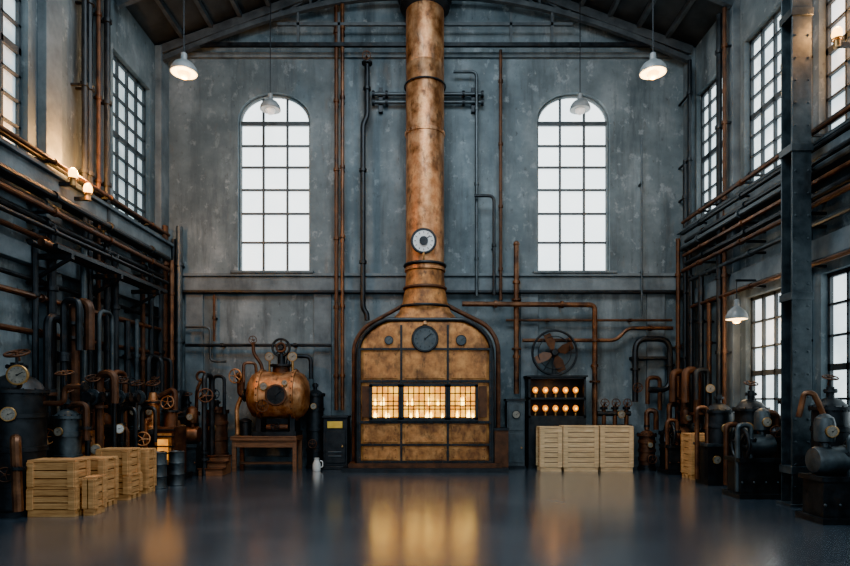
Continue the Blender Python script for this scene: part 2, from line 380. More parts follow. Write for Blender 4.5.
b.bb(1.6,1.92,-1.2,-.5,.1,.95,RUST); b.bb(1.58,1.94,-1.22,-.48,.95,1.0,IRON)
b.tube([(1.72,-.9,1.0),(1.72,-.9,3.0),(1.5,-.7,3.42),(.9,-.66,3.72),(.45,-.66,3.95)],.055,RUST,bend=.35)
b.tube([(-1.7,-.7,.1),(-1.7,-.7,3.0),(-1.45,-.66,3.4),(-.9,-.66,3.7),(-.45,-.66,3.95)],.045,RUST,bend=.35)
b.done(bevel=0)
# chimney
b=B('copper_chimney'); R=.455
prof=[(R+.03,4.71),(R+.03,4.78),(R,4.79)]
for z in (7.98,):
    prof+=[(R,z-.05),(R+.02,z-.04),(R+.02,z+.04),(R,z+.05)]
for z in (9.6,): prof+=[(R,z-.012),(R-.006,z),(R,z+.012)]
b.lathe((0,yc,0),(0,0,1),prof+[(R,10.95)],COPPER,48)
b.lathe((0,yc,0),(0,0,1),[(R,10.9),(R+.14,11.0),(R+.14,11.22),(R+.2,11.24),(R+.2,11.42),(R+.05,11.45),(R+.05,RIDGE+.6)],IRON,48)
for i in range(28):
    a=2*math.pi*i/28; b.sph(((R+.02)*math.cos(a),yc+(R+.02)*math.sin(a),7.98),.014,COPPER,seg=6)
b.ring((0,yc,4.85),(0,0,1),R+.03,.035,IRON)
for i in range(30): b.sph((-.16,yc-R*.93,4.95+i*.2),.012,COPPER,seg=6)
b.gauge((-.03,yc-R-.03,5.32),(0,-1,0),.29,IRON)
b.cyl((-.03,yc-R+.08,5.32),(-.03,yc-R-.1,5.32),.1,IRON)
b.tube([(-.03,yc-R-.05,5.05),(-.03,yc-R-.05,4.9),(-.03,yc-R+.02,4.8)],.025,BRASS,bend=.05)
b.done()
b=B('chimney_support_bracket')
for z in (9.22,9.02):
    b.cyl((-1.28,-.15,z),(1.42,-.15,z),.05,STEEL); 
    for x in (-1.28,-.95,.95,1.42): b.flange((x,-.15,z),(1,0,0),.085,IRON,.05)
for x in (-1.1,1.2): b.bb(x-.05,x+.05,-.12,-.002,8.8,9.4,IRON)
b.ring((0,yc,9.12),(0,0,1),.485,.02,IRON)
for x in (-.42,.42): b.bb(x-.03,x+.03,-.5,-.1,9.08,9.16,IRON)
b.done()
# ------------------------------------------------------------------ wall pipework
def wallpipe(name,pts,r,m,joints=True,clips=None,bend=.14,b=None):
    b=b or B(name); b.tube(pts,r,m,bend=bend)
    P=[V(p) for p in pts]
    for p,q in zip(P[:-1],P[1:]):
        L=(q-p).length; d=(q-p).normalized() if L>0 else V((0,0,1))
        if joints and L>.8:
            n=max(1,int(L/1.5))
            for i in range(n):
                c=p+(q-p)*((i+.5)/n); b.cyl(c-d*.035,c+d*.035,r*1.45,m,seg=12)
                if clips=='B' : b.bb(c.x-.02,c.x+.02,c.y,-.001,c.z-.02,c.z+.02,IRON)
                if clips=='L' : b.bb(XL+.001,c.x,c.y-.02,c.y+.02,c.z-.02,c.z+.02,IRON)
                if clips=='R' : b.bb(c.x,XR-.001,c.y-.02,c.y+.02,c.z-.02,c.z+.02,IRON)
    return b
def wp(*a,**k): return wallpipe(*a,**k).done()
wp('riser_pipe',[(-2.17,-.3,1.4),(-2.17,-.3,11.5)],.05,RUST,clips='B')
wp('riser_pipe',[(-2.02,-.32,1.4),(-2.02,-.32,11.6)],.045,PIPEC,clips='B')
bq=wallpipe('riser_pipe',[(-1.42,-.3,9.95),(-1.42,-.3,8.6),(-1.52,-.3,8.4),(-1.52,-.3,3.9),(-1.42,-.3,3.75),(-1.42,-.3,3.6)],.065,IRON,clips='B'); bq.flange((-1.42,-.3,9.9),(0,0,1),.13,IRON); bq.wheel((-1.42,-.44,10.02),(0,-1,0),.1,RUST); bq.done()
wp('riser_pipe',[(1.86,-.25,10.25),(1.86,-.25,4.1)],.04,RUST,clips='B')
wp('riser_pipe',[(.7,-.25,9.72),(1.27,-.25,9.72),(1.27,-.25,4.2)],.04,STEEL,clips='B')
wp('drop_pipe',[(1.2,-.4,6.62),(1.68,-.4,6.62),(1.68,-.4,4.2)],.04,IRON,clips='B')
bq=wallpipe('drop_pipe',[(2.24,-.3,5.45),(2.24,-.3,1.8)],.065,PIPEC,clips='B'); bq.flange((2.24,-.3,4.1),(0,0,1),.12,RUST); bq.flange((2.24,-.3,2.9),(0,0,1),.12,RUST); bq.sph((2.24,-.3,5.47),.08,PIPEC); bq.done()
bq=wallpipe('steam_main_pipe',[(.9,-.45,3.98),(4.16,-.3,3.98),(4.16,-.3,1.0)],.062,PIPEC,clips='B')
for z in (2.1,3.1): bq.flange((4.16,-.3,z),(0,0,1),.13,RUST)
bq.done()
wp('feed_pipe',[(2.4,-.22,3.12),(4.7,-.22,3.12),(5.0,-.22,3.42),(6.1,-.22,3.42)],.045,PIPEC,clips='B')
wp('feed_pipe',[(2.0,-.18,3.62),(6.1,-.18,3.62)],.03,RUST,clips='B')
wp('feed_pipe',[(-5.9,-.22,3.0),(-2.3,-.22,3.0)],.04,IRON,clips='B')
wp('feed_pipe',[(-5.9,-.2,3.45),(-5.3,-.2,3.45),(-5.3,-.2,2.6),(-4.9,-.2,2.6)],.03,STEEL,clips='B')
wp('riser_pipe',[(5.35,-.2,8.1),(5.35,-.2,3.7)],.025,STEEL,clips='B')
wp('riser_pipe',[(-5.2,-.2,4.25),(-5.2,-.2,3.1)],.03,RUST,clips='B')
bq=B('pipe_loop')
bq.tube([(5.15,-.3,1.6),(5.15,-.3,3.15),(6.0,-.3,3.15),(6.0,-.3,1.9),(5.45,-.3,1.9)],.07,IRON,bend=.3)
bq.tube([(5.45,-.3,1.55),(5.45,-.3,2.2),(5.75,-.3,2.2),(5.75,-.3,1.4)],.05,RUST,bend=.12)
for p in ((5.15,-.3,2.4),(6.0,-.3,2.5)): bq.flange(p,(0,0,1),.12,IRON)
bq.wheel((5.15,-.48,1.95),(0,-1,0),.11,RUST)
bq.bb(5.1,6.05,-.3,-.001,2.66,2.72,IRON); bq.done()
b=B('corner_pipe_stack')
for i,(x,y,z) in enumerate(((-6.35,-.35,5.9),(-6.18,-.25,5.6),(-6.02,-.3,5.9),(-6.1,-.55,5.0),(-6.35,-.62,5.3))):
    wallpipe('',[(x,y,.3),(x,y,z)],.055 if i%2 else .075,(RUST,IRON,STEEL,PIPEC,IRON)[i],clips='B',b=b)
b.done()
b=B('corner_pipe_stack')
for i,(x,y,z) in enumerate(((6.35,-.35,7.5),(6.2,-.3,5.6),(6.35,-.6,9.8))):
    wallpipe('',[(x,y,.3),(x,y,z)],.05,(IRON,RUST,IRON)[i],clips='B',b=b)
b.done()
b=B('gallery_pipe_run')
for i,(z,x,r,m) in enumerate(((5.62,-6.25,.06,IRON),(5.56,-6.08,.035,RUST),(5.0,-6.1,.06,IRON),(4.88,-6.25,.045,STEEL),(4.74,-6.1,.05,RUST),(4.58,-6.25,.06,IRON),(4.42,-6.1,.04,IRON),(4.28,-6.25,.045,RUST),(3.32,-6.3,.05,PIPEC),(2.75,-6.35,.05,RUST),(3.6,-6.35,.04,IRON))):
    wallpipe('',[(x,-.75,z),(x,-9.5,z)],r,m,clips='L',b=b)
b.done()
b=B('gallery_pipe_run')
for i,(z,x,r,m) in enumerate(((6.0,6.3,.05,IRON),(5.86,6.12,.04,RUST),(5.6,6.12,.045,IRON),(5.42,6.2,.05,IRON),(5.25,6.1,.06,STEEL),(5.08,6.15,.045,PIPEC),(4.9,6.22,.06,IRON),(4.72,6.12,.045,RUST),(4.5,6.3,.05,STEEL),(3.85,6.3,.04,RUST))):
    wallpipe('',[(x,-.75,z),(x,-9.5,z)],r,m,clips='R',b=b)
b.done()
b=B('side_riser_pipes')
for i,(y,z1,x,r,m) in enumerate(((-1.2,4.8,-6.3,.06,IRON),(-1.6,4.9,-6.3,.05,RUST),(-3.2,9.9,-6.25,.06,IRON),(-3.42,9.9,-6.3,.04,RUST),(-3.75,9.9,-6.3,.07,IRON),(-3.9,9.9,-6.3,.05,IRON),(-4.95,4.6,-6.25,.07,IRON),(-2.5,3.3,-6.2,.06,IRON),(-2.0,3.4,-6.25,.05,STEEL),(-4.1,4.4,-6.2,.06,STEEL),(-2.9,4.6,-6.25,.07,IRON),(-5.3,4.4,-6.3,.05,IRON))):
    wallpipe('',[(x,y,.25),(x,y,z1)],r,m,clips='L',b=b)
b.done()
b=B('side_riser_pipes')
for i,(y,z1,x,r,m) in enumerate(((-.8,4.6,6.3,.05,IRON),(-1.3,4.5,6.3,.06,IRON),(-2.15,9.9,6.3,.06,IRON),(-2.38,9.9,6.3,.04,RUST),(-4.5,9.9,6.3,.05,IRON),(-4.78,9.9,6.3,.05,STEEL),(-1.7,3.8,6.3,.05,RUST))):
    wallpipe('',[(x,y,.25),(x,y,z1)],r,m,clips='R',b=b)
b.done()
bq=B('pipe_bracket_frame')
for y in (-5.2,-3.6,-2.0): bq.bb(XL+.001,-5.75,y-.04,y+.04,3.95,4.03,IRON); bq.beam((XL+.05,y,3.55),(-5.8,y,3.96),.05,.05,IRON)
bq.bb(-5.83,-5.75,-5.6,-1.6,4.03,4.1,IRON); bq.cyl((-5.95,-5.7,4.1),(-5.95,-1.5,4.1),.06,RUST); bq.cyl((-6.12,-5.7,4.1),(-6.12,-1.5,4.1),.05,IRON); bq.done()
def rack(name,side,ys,seed,x0=.35,x1=.8,hs=(1.5,1.8,2.2,2.6,3.0,3.3),ties=True):
    rr=random.Random(seed); b=B(name); xw=XL if side<0 else XR
    for y in ys:
        x=xw-side*rr.uniform(x0,x1); h=rr.choice(hs); m=rr.choice((IRON,IRON,STEEL,RUST,PIPEC)); r=rr.choice((.04,.055,.07,.085))
        k=rr.random()
        if k<.35 and ties: pts=[(x,y,0),(x,y,h),(xw-side*.2,y,h)]
        elif k<.7: pts=[(x,y,0),(x,y,h),(x-side*.28,y-.05,h),(x-side*.28,y-.05,h-rr.uniform(.4,.9))]
        else: pts=[(x,y,0),(x,y,h),(x,y+.45,h),(x,y+.45,0)]
        b.tube(pts,r,m,bend=.16)
        for j in range(rr.randint(2,3)): b.flange((x,y,rr.uniform(.2,h-.25)),(0,0,1),r*1.9,rr.choice((IRON,RUST,m)),.05)
        z=rr.uniform(.8,min(h-.2,1.9)); 
        if rr.random()<.75:
            b.sph((x,y,z),r*1.9,IRON,seg=12); R=rr.uniform(.09,.15); b.cyl((x,y,z),(x-side*.1,y-.2,z+.06),.018,IRON,seg=8); b.wheel((x-side*.1,y-.2,z+.06),(-side*.4,-1,.2),R,rr.choice((RUST,IRON,COPPER)),stem=.06)
        else: b.gauge((x,y-r-.06,z),(-side*.3,-1,0),.09,BRASS,rr.choice((DIAL,DIALD))); b.cyl((x,y,z),(x,y-r-.03,z),.02,BRASS,seg=8)
    if ties:
        z=rr.uniform(1.0,1.3); xx=xw-side*(x1-.1)
        b.cyl((xx,min(ys),z),(xx,max(ys),z),.05,IRON); b.cyl((xx,min(ys),.45),(xx,max(ys),.45),.06,RUST)
    b.done()
rack('standing_pipework',-1,[-5.3,-5.05,-4.75],3); rack('standing_pipework',-1,[-3.95,-3.75,-3.35,-3.2],5,.3,.7)
rack('standing_pipework',-1,[-2.05,-1.4,-1.2,-1.0],8,.4,1.2)
LOWH=(1.2,1.4,1.6,1.9)
rack('standing_pipework',-1,[-4.75,-3.95,-3.2],21,.95,1.2,(1.5,1.75,2.1),False)
rack('standing_pipework',-1,[-1.95,-1.15],24,1.5,1.85,(1.5,1.8,2.2),False)
rack('standing_pipework',1,[-1.0,-1.85,-2.05],11,hs=(1.5,2.0,2.3)); rack('standing_pipework',1,[-3.6,-3.75,-4.3],14,.3,.8,LOWH); rack('standing_pipework',1,[-5.2,-5.35],17,.3,.5,LOWH)
# valve header: horizontal manifold on posts with handwheels
b=B('valve_header'); hx=-5.62
b.cyl((hx,-5.05,1.7),(hx,-3.3,1.7),.085,IRON)
for y in (-5.0,-4.15,-3.35): b.cyl((hx,y,0),(hx,y,1.7),.04,IRON); b.flange((hx,y,.02),(0,0,1),.1,IRON); b.flange((hx,y+.12,1.7),(0,1,0),.14,STEEL)
for i,y in enumerate((-4.85,-4.55,-3.9,-3.6)):
    b.cyl((hx,y,1.7),(hx+.16,y,1.7),.045,STEEL); b.flange((hx+.16,y,1.7),(1,0,0),.09,IRON); b.cyl((hx,y,1.75),(hx,y,2.02),.02,IRON); b.wheel((hx,y,2.02),(.2,-.6,1),.11,(RUST,IRON)[i%2])
b.done()
# ------------------------------------------------------------------ lamps
def pendant(x,y,z,R=.24,power=45,top=None,dim=False):
    b=B('pendant_lamp'); zt=roofz(x)+.0 if top is None else top
    b.cyl((x,y,z+.2),(x,y,zt),.012,IRON,seg=8)
    b.lathe((x,y,z),(0,0,1),[(R,-.03),(R,0),(R*.93,.06),(R*.7,.14),(R*.35,.2),(R*.25,.22),(R*.22,.34),(.02,.36),(.0,.36)],SHADE,28)
    b.sph((x,y,z-.04),.11 if R>.22 else .08,BULBF if dim else BULB)
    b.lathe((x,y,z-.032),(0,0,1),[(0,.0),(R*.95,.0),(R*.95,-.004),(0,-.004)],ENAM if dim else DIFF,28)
    o=b.done()
    if dim: return
    l=bpy.data.lights.new('bulb_light','POINT'); l.energy=power; l.color=(1,.62,.3); l.shadow_soft_size=.08
    lo=bpy.data.objects.new('bulb_light',l); lo.location=V((x,y,z-.25))-o.location; lo.parent=o; scene.collection.objects.link(lo)
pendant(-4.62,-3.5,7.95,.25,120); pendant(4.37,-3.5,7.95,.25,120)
pendant(-3.66,-.8,8.55,.24,0,dim=True); pendant(3.67,-.8,8.55,.24,0,dim=True)
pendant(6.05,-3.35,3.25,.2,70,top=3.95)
b=B('pendant_lamp_arm'); b.bb(6.03,XR-.001,-3.37,-3.33,3.95,3.99,IRON); b.done()
def sconce(x,y,z,s,p=70):
    b=B('sconce_lamp'); b.bb(min(x,XL+.001 if s<0 else XR-.001),max(x,XL+.001 if s<0 else XR-.001),y-.03,y+.03,z-.1,z-.04,IRON) 
    b.cyl((x,y,z-.1),(x,y,z+.02),.05,BRASS); b.sph((x,y,z+.1),.075,BULB,sz=1.5); b.ring((x,y,z+.02),(0,0,1),.07,.012,BRASS)
    o=b.done(); l=bpy.data.lights.new('bulb_light','POINT'); l.energy=p; l.color=(1,.42,.1); l.shadow_soft_size=.06
    lo=bpy.data.objects.new('bulb_light',l); lo.location=V((x+(-.02 if x<0 else .02),y,z+.4))-o.location; lo.parent=o; scene.collection.objects.link(lo)
sconce(-6.0,-4.77,5.4,-1,330); sconce(-6.0,-4.32,5.3,-1,300); sconce(6.25,-5.9,7.1,1,150)
# ------------------------------------------------------------------ crates
def crate(x0,x1,y0,y1,z0,z1,m,rows=4,pallet=True,name='wooden_crate'):
    b=B(name); z=z0
    if pallet:
        for y in (y0+.05,(y0+y1)/2,y1-.05): b.bb(x0,x1,y-.05,y+.05,z0,z0+.07,m)
        b.bb(x0,x1,y0,y1,z0+.07,z0+.095,m); z=z0+.1
    t=.022; h=(z1-z-.03)/rows
    b.bb(x0+.03,x1-.03,y0+.03,y1-.03,z,z1-.03,WOODD)
    for i in range(rows):
        a=z+i*h+.008; c=z+(i+1)*h-.008
        b.bb(x0+t,x1-t,y0,y0+t,a,c,m); b.bb(x0+t,x1-t,y1-t,y1,a,c,m); b.bb(x0,x0+t,y0,y1,a,c,m); b.bb(x1-t,x1,y0,y1,a,c,m)
    for x in (x0+.04,x1-.04):
        for y in (y0-.012,y1+.012): b.bb(x-.045,x+.045,y-.012,y+.012,z,z1-.03,m)
    for y in (y0+.04,y1-.04):
        for x in (x0-.01,x1+.01): b.bb(x-.012,x+.012,y-.045,y+.045,z,z1-.03,m)
    n=max(3,int((y1-y0)/.13)); w=(y1-y0)/n
    for i in range(n): b.bb(x0-.015,x1+.015,y0+i*w+.005,y0+(i+1)*w-.005,z1-.03,z1,m)
    b.done(bevel=.004,smooth=False)
crate(-5.6,-4.93,-6.55,-6.15,0,.42,WOOD,3); crate(-5.6,-4.95,-6.54,-6.16,.42,.8,WOOD,3,False)
crate(-5.4,-4.9,-5.85,-5.45,0,.76,WOOD,4)
crate(-5.42,-4.87,-5.15,-4.7,0,.42,WOOD,3); crate(-5.40,-4.89,-5.13,-4.72,.42,.84,WOOD,3,False)
crate(-4.87,-4.72,-6.45,-6.15,0,.55,WOOD,4)
crate(-5.3,-4.9,-4.45,-4.1,0,.78,WOOD,4)
crate(2.66,3.14,-1.2,-.72,0,1.03,WOODP,8); crate(3.2,3.98,-1.2,-.72,0,1.05,WOODP,8); crate(4.05,4.78,-1.2,-.72,0,1.05,WOODP,8)
crate(5.5,6.0,-2.6,-2.15,0,.95,WOOD,6)
def drum(x,y,r,h,m,name='metal_drum'):
    b=B(name); b.lathe((x,y,0),(0,0,1),[(r,0),(r+.01,.01),(r,.03),(r,h*.33-.02),(r+.012,h*.33),(r,h*.33+.02),(r,h*.66-.02),(r+.012,h*.66),(r,h*.66+.02),(r,h-.03),(r+.01,h-.01),(r-.02,h),(r-.03,h-.02),(0,h-.02)],m,28)
    b.cyl((x+r*.5,y,h-.02),(x+r*.5,y,h+.015),.03,IRON,seg=10); b.done()
drum(-5.0,-3.75,.15,.68,STEEL); drum(-4.82,-3.35,.14,.66,STEEL)
# ------------------------------------------------------------------ machines
def tank(name,x,y,r,h,m,m2=IRON,face=(0,-1,0),gz=None,domed=True,top='wheel',legs=.12,dial=None):
    b=B(name); f=V(face)
    b.lathe((x,y,0),(0,0,1),[(r*1.15,0),(r*1.15,.06),(r*1.02,.08),(r*1.02,legs)],m2,28)
    p=[(r,legs)]
    for t in (.2,.5,.8):
        z=legs+(h-legs)*t; p+=[(r,z-.04),(r+.02,z-.035),(r+.02,z+.035),(r,z+.04)]
    p+=[(r,h)]
    if domed: p+=[(r+.04,h),(r+.04,h+.05),(r*.96,h+.06),(r*.85,h+r*.35),(r*.6,h+r*.6),(r*.3,h+r*.74),(0,h+r*.78)]
    else: p+=[(r+.04,h),(r+.04,h+.06),(r*.6,h+.07),(r*.55,h+.14),(0,h+.14)]
    b.lathe((x,y,0),(0,0,1),p,m,32)
    ht=h+(r*.76 if domed else .14)
    for i in range(16):
        a=2*math.pi*i/16; b.cyl((x+(r+.025)*math.cos(a),y+(r+.025)*math.sin(a),h-.02),(x+(r+.025)*math.cos(a),y+(r+.025)*math.sin(a),h+.07),.012,m2,seg=6)
    b.cyl((x,y,ht-.03),(x,y,ht+.16),r*.22,m2); b.flange((x,y,ht+.1),(0,0,1),r*.38,m2)
    if top=='wheel': b.cyl((x,y,ht+.1),(x,y,ht+.3),.02,m2); b.wheel((x,y,ht+.3),(0,-.4,1),r*.42,RUST)
    if top=='gauge': b.cyl((x,y,ht+.1),(x,y,ht+.22),.02,BRASS); b.gauge((x,y-.03,ht+.33),f,.11,BRASS,DIALD)
    c=V((x,y,gz or h*.72))+f*(r+.05); b.cyl(c-f*.08,c,.03,m2); b.gauge(c,f,min(.1,r*.36),BRASS,dial or DIALD)
    q=V((x,y,h*.35))+f*r; b.cyl(q-f*.05,q+f*.14,.05,m2); b.flange(q+f*.1,f,.09,m2); b.wheel(q+f*.18,f,.1,RUST)
    return b
def pump(name,x,y,sx=1,m=IRON,m2=RUST,h=.9):
    """base plate, horizontal motor barrel, flywheel, air vessel and outlet elbow"""
    b=B(name)
    b.bb(x-.38,x+.38,y-.3,y+.3,0,.08,IRON); b.bb(x-.32,x+.32,y-.22,y+.22,.08,h*.45,m)
    b.bb(x-.36,x+.36,y-.26,y+.26,h*.45,h*.5,m)
    b.lathe((x-.34*sx,y,h*.5+.2),(sx,0,0),[(.1,0),(.17,.02),(.19,.06),(.19,.42),(.21,.43),(.21,.47),(.1,.48),(.08,.56)],m2,24)
    b.wheel((x+.24*sx,y-.05,h*.5+.22),(sx,0,0),.28,m,r=.03,sp=6,stem=.1)
    b.lathe((x-.16*sx,y,h*.5+.36),(0,0,1),[(.06,0),(.06,.08),(.12,.1),(.13,.16),(.13,.34),(.11,.42),(.05,.47),(0,.48)],m2 if m2!=m else STEEL,20)
    b.gauge((x-.16*sx,y-.15,h*.5+.6),(0,-1,0),.08,BRASS,DIALD)
    b.tube([(x+.1*sx,y-.12,h*.5),(x+.1*sx,y-.12,h*.5+.55),(x+.32*sx,y-.12,h*.5+.55),(x+.32*sx,y-.12,.1)],.045,m2,bend=.12)
    b.flange((x+.1*sx,y-.12,h*.5+.3),(0,0,1),.09,IRON)
    for dx in (-.3,-.1,.1,.3): b.sph((x+dx,y-.225,h*.2),.022,m2,seg=8)
    return b
# left
b=tank('pressure_boiler',-6.02,-6.15,.38,1.75,IRON,top='wheel',gz=1.45,face=(.35,-.94,0))
b.gauge((-5.72,-6.58,2.0),(.2,-1,0),.14,BRASS,DIALD); b.cyl((-5.85,-6.35,1.8),(-5.72,-6.5,1.95),.03,BRASS)
b.tube([(-5.8,-6.5,1.1),(-5.7,-6.65,1.1),(-5.66,-6.65,.1)],.07,PIPEC,bend=.12); b.flange((-5.67,-6.65,.7),(0,0,1),.11,IRON)
b.tube([(-6.3,-6.5,1.3),(-6.3,-6.7,1.3),(-6.3,-6.7,2.4),(-6.3,-6.3,2.4)],.06,IRON,bend=.14); b.flange((-6.3,-6.7,1.8),(0,0,1),.12,STEEL)
b.tube([(-5.65,-6.1,1.6),(-5.35,-6.1,1.6),(-5.35,-6.1,1.85),(-5.05,-6.1,1.85)],.04,RUST,bend=.1); b.wheel((-5.35,-6.1,2.05),(0,-.3,1),.12,RUST); b.cyl((-5.35,-6.1,1.8),(-5.35,-6.1,2.05),.015,IRON); b.flange((-5.05,-6.1,1.85),(1,0,0),.08,IRON)
b.done()
b=tank('filter_vessel',-5.75,-5.35,.2,1.35,STEEL,top='wheel',gz=1.15)
b.tube([(-5.75,-5.35,1.55),(-5.45,-5.35,1.6),(-5.45,-5.35,1.0)],.05,RUST,bend=.12); b.flange((-5.45,-5.35,1.2),(0,0,1),.09,IRON); b.done()
b=tank('copper_still_pot',-5.98,-4.4,.25,.95,COPPER,top='wheel',domed=True,gz=.75); b.done()
# steam engine block
b=B('steam_engine')
b.bb(-6.1,-4.98,-3.05,-2.15,0,.12,IRON); b.bb(-6.06,-5.5,-2.95,-2.25,.12,.95,IRON); b.bb(-6.1,-5.44,-3.0,-2.2,.95,1.05,STEEL)
b.bb(-5.46,-5.05,-2.95,-2.3,.12,1.1,RUST); b.bb(-5.42,-5.09,-2.975,-2.93,.35,.98,COPPERP)
b.bb(-5.36,-5.15,-2.985,-2.95,.45,.86,FIRE2)
for z in (.3,.58,.72,.92,1.05): b.bb(-5.48,-5.03,-2.99,-2.94,z-.015,z+.015,IRON)
for x in (-5.95,-5.62):
    b.lathe((x,-2.6,1.05),(0,0,1),[(.15,0),(.15,.05),(.13,.07),(.13,.5),(.16,.51),(.16,.57),(.1,.6),(.07,.75),(.0,.76)],STEEL if x<-5.8 else COPPER,24)
    b.flange((x,-2.6,1.6),(0,0,1),.17,IRON); b.cyl((x,-2.6,1.7),(x,-2.6,2.0),.025,IRON); b.wheel((x,-2.6,2.0),(0,-.5,1),.13,RUST)
    b.gauge((x,-2.78,1.4),(0,-1,0),.07,BRASS,DIALD)
b.tube([(-5.95,-2.95,.5),(-5.95,-3.1,.5),(-5.55,-3.1,.5),(-5.55,-3.1,1.25),(-5.55,-2.9,1.25)],.05,PIPEC,bend=.12)
b.tube([(-5.62,-2.6,1.7),(-5.62,-2.4,1.7),(-5.25,-2.4,1.9),(-5.25,-2.4,1.1)],.06,RUST,bend=.15)
b.cyl((-5.25,-2.62,1.1),(-5.25,-2.62,1.42),.13,RUST); b.flange((-5.25,-2.62,1.42),(0,0,1),.17,IRON); b.wheel((-5.25,-2.78,1.6),(0,-1,.2),.13,COPPER); b.cyl((-5.25,-2.62,1.42),(-5.25,-2.7,1.62),.03,IRON)
for i in range(5): b.sph((-6.0+i*.12,-2.96,.85),.02,RUST,seg=8); b.sph((-6.0+i*.12,-2.96,.25),.02,RUST,seg=8)
b.lathe((-5.78,-2.96,.55),(0,-1,0),[(.2,0),(.2,.05),(.16,.07),(.05,.09),(0,.09)],STEEL,24)
o=b.done(bevel=.006)
l=bpy.data.lights.new('ember_light','POINT'); l.energy=7; l.color=(1,.45,.1); l.shadow_soft_size=.4
lo=bpy.data.objects.new('ember_light',l); lo.location=V((-5.1,-3.3,1.3))-o.location; lo.parent=o; scene.collection.objects.link(lo)
pump('steam_pump',-5.3,-3.6+.0,1,IRON,RUST,1.1).done() if False else pump('steam_pump',-5.95,-3.55,1,IRON,RUST,1.15).done()
pump('steam_pump',-5.35,-1.62,-1,STEEL,PIPEC,1.35).done()
tank('condenser_tank',-5.98,-1.7,.19,1.7,STEEL,gz=1.3).done()
b=B('machine_steps')
for i in range(3): b.bb(-4.92,-4.4,-2.1+.2*i+.12,-2.1+.2*(i+1)+.12,0,.12*(i+1)+.02,WOODD); b.bb(-4.94,-4.38,-2.1+.2*i+.1,-2.1+.2*(i+1)+.12,.12*(i+1)+.02,.12*(i+1)+.05,RUST)
b.done(bevel=.005)
# back wall left group
b=tank('storage_tank',-4.95,-.75,.25,1.35,RUST,domed=False,gz=1.0,top=''); b.done()
b=tank('small_boiler',-5.6,-.85,.24,1.3,IRON,gz=1.0)
b.tube([(-5.4,-.85,1.2),(-5.32,-1.0,1.9),(-5.22,-.95,2.15)],.04,PIPEC); b.ring((-5.22,-.98,2.2),(0,-1,0),.11,.03,RUST); b.done()
b=B('work_bench')
b.bb(-4.45,-2.94,-1.3,-.55,.72,.80,WOODD); b.bb(-4.38,-2.97,-1.26,-1.22,.56,.72,WOODD); b.bb(-4.38,-2.97,-.63,-.59,.56,.72,WOODD)
for x in (-4.38,-2.99):
    for y in (-1.22,-.63): b.bb(x-.045,x+.045,y-.045,y+.045,0,.72,WOODD)
b.bb(-4.35,-2.99,-.95,-.9,.14,.2,WOODD)
for i in range(6): b.bb(-4.45+i*.252,-4.45+i*.252+.245,-1.31,-.54,.80,.82,WOODD)
b.done(bevel=.006,smooth=False)
b=B('copper_pot_still'); cx,cy,cz=-3.38,-.88,1.76
for x in (cx-.46,cx+.32):
    b.bb(x-.06,x+.06,cy-.3,cy+.3,.82,1.4,IRON)
    b.beam((x,cy-.28,.86),(x,cy-.1,1.35),.05,.05,RUST)
b.bb(cx-.6,cx+.42,cy-.33,cy+.33,.82,.92,IRON)
b.bb(cx-.3,cx+.2,cy-.2,cy+.2,.92,1.22,IRON); b.flange((cx-.05,cy,1.24),(0,0,1),.2,RUST)
b.cyl((cx-.28,cy-.26,1.02),(cx+.22,cy-.26,1.02),.07,RUST); b.wheel((cx-.05,cy-.38,1.05),(0,-1,0),.09,IRON)
rr_=.56
b.lathe((cx-.78,cy,cz),(1,0,0),[(0,0),(.14,.01),(.36,.05),(.5,.14),(.55,.26),(rr_,.3),(.61,.31),(.61,.38),(rr_,.39),(rr_,1.08),(.61,1.09),(.61,1.16),(rr_,1.17),(.5,1.3),(.36,1.39),(.14,1.43),(0,1.44)],COPPER,40)
for i in range(24):
    a=2*math.pi*i/24
    for dx in (-.435,.345): b.sph((cx+dx,cy+.61*math.cos(a),cz+.61*math.sin(a)),.02,RUST,seg=6)
b.gauge((cx+.02,cy-.6,cz+.0),(0,-1,0),.24,RUST,IRON); b.gauge((cx-.27,cy-.57,cz+.2),(0,-1,.1),.09,BRASS,DIALD); b.gauge((cx+.2,cy-.55,cz+.28),(0,-1,.3),.07,BRASS,DIALD)
b.wheel((cx-.27,cy-.66,cz-.24),(0,-1,0),.13,RUST)
b.cyl((cx-.0,cy,cz+.45),(cx-.0,cy,cz+.7),.2,RUST); b.flange((cx-.0,cy,cz+.7),(0,0,1),.27,IRON)
b.cyl((cx-.0,cy,cz+.7),(cx-.0,cy,cz+.97),.09,IRON); b.wheel((cx-.0,cy-.04,cz+1.12),(0,-1,0),.2,IRON,r=.03); b.cyl((cx-.0,cy,cz+.9),(cx-.0,cy,cz+1.14),.04,IRON); b.ring((cx,cy-.04,cz+1.12),(0,-1,0),.1,.03,RUST)
b.gauge((cx+.28,cy-.1,cz+.9),(0,-1,0),.11,BRASS,DIALD); b.cyl((cx+.28,cy-.07,cz+.4),(cx+.28,cy-.07,cz+.84),.03,BRASS)
b.gauge((cx-.26,cy-.1,cz+.9),(0,-1,0),.1,BRASS,DIALD); b.cyl((cx-.26,cy-.07,cz+.4),(cx-.26,cy-.07,cz+.84),.025,BRASS)
b.tube([(cx-.45,cy,cz+.3),(cx-.45,cy,cz+.7),(cx-.66,cy,cz+1.0),(cx-.66,cy,cz+1.25)],.04,RUST,bend=.12); b.wheel((cx-.66,cy-.05,cz+1.3),(0,-1,0),.09,RUST)
b.tube([(cx-.7,cy,cz),(cx-.95,cy,cz),(cx-.95,cy,cz+.45),(cx-1.05,cy,cz+.45)],.09,RUST,bend=.15); b.flange((cx-.86,cy,cz),(1,0,0),.15,IRON)
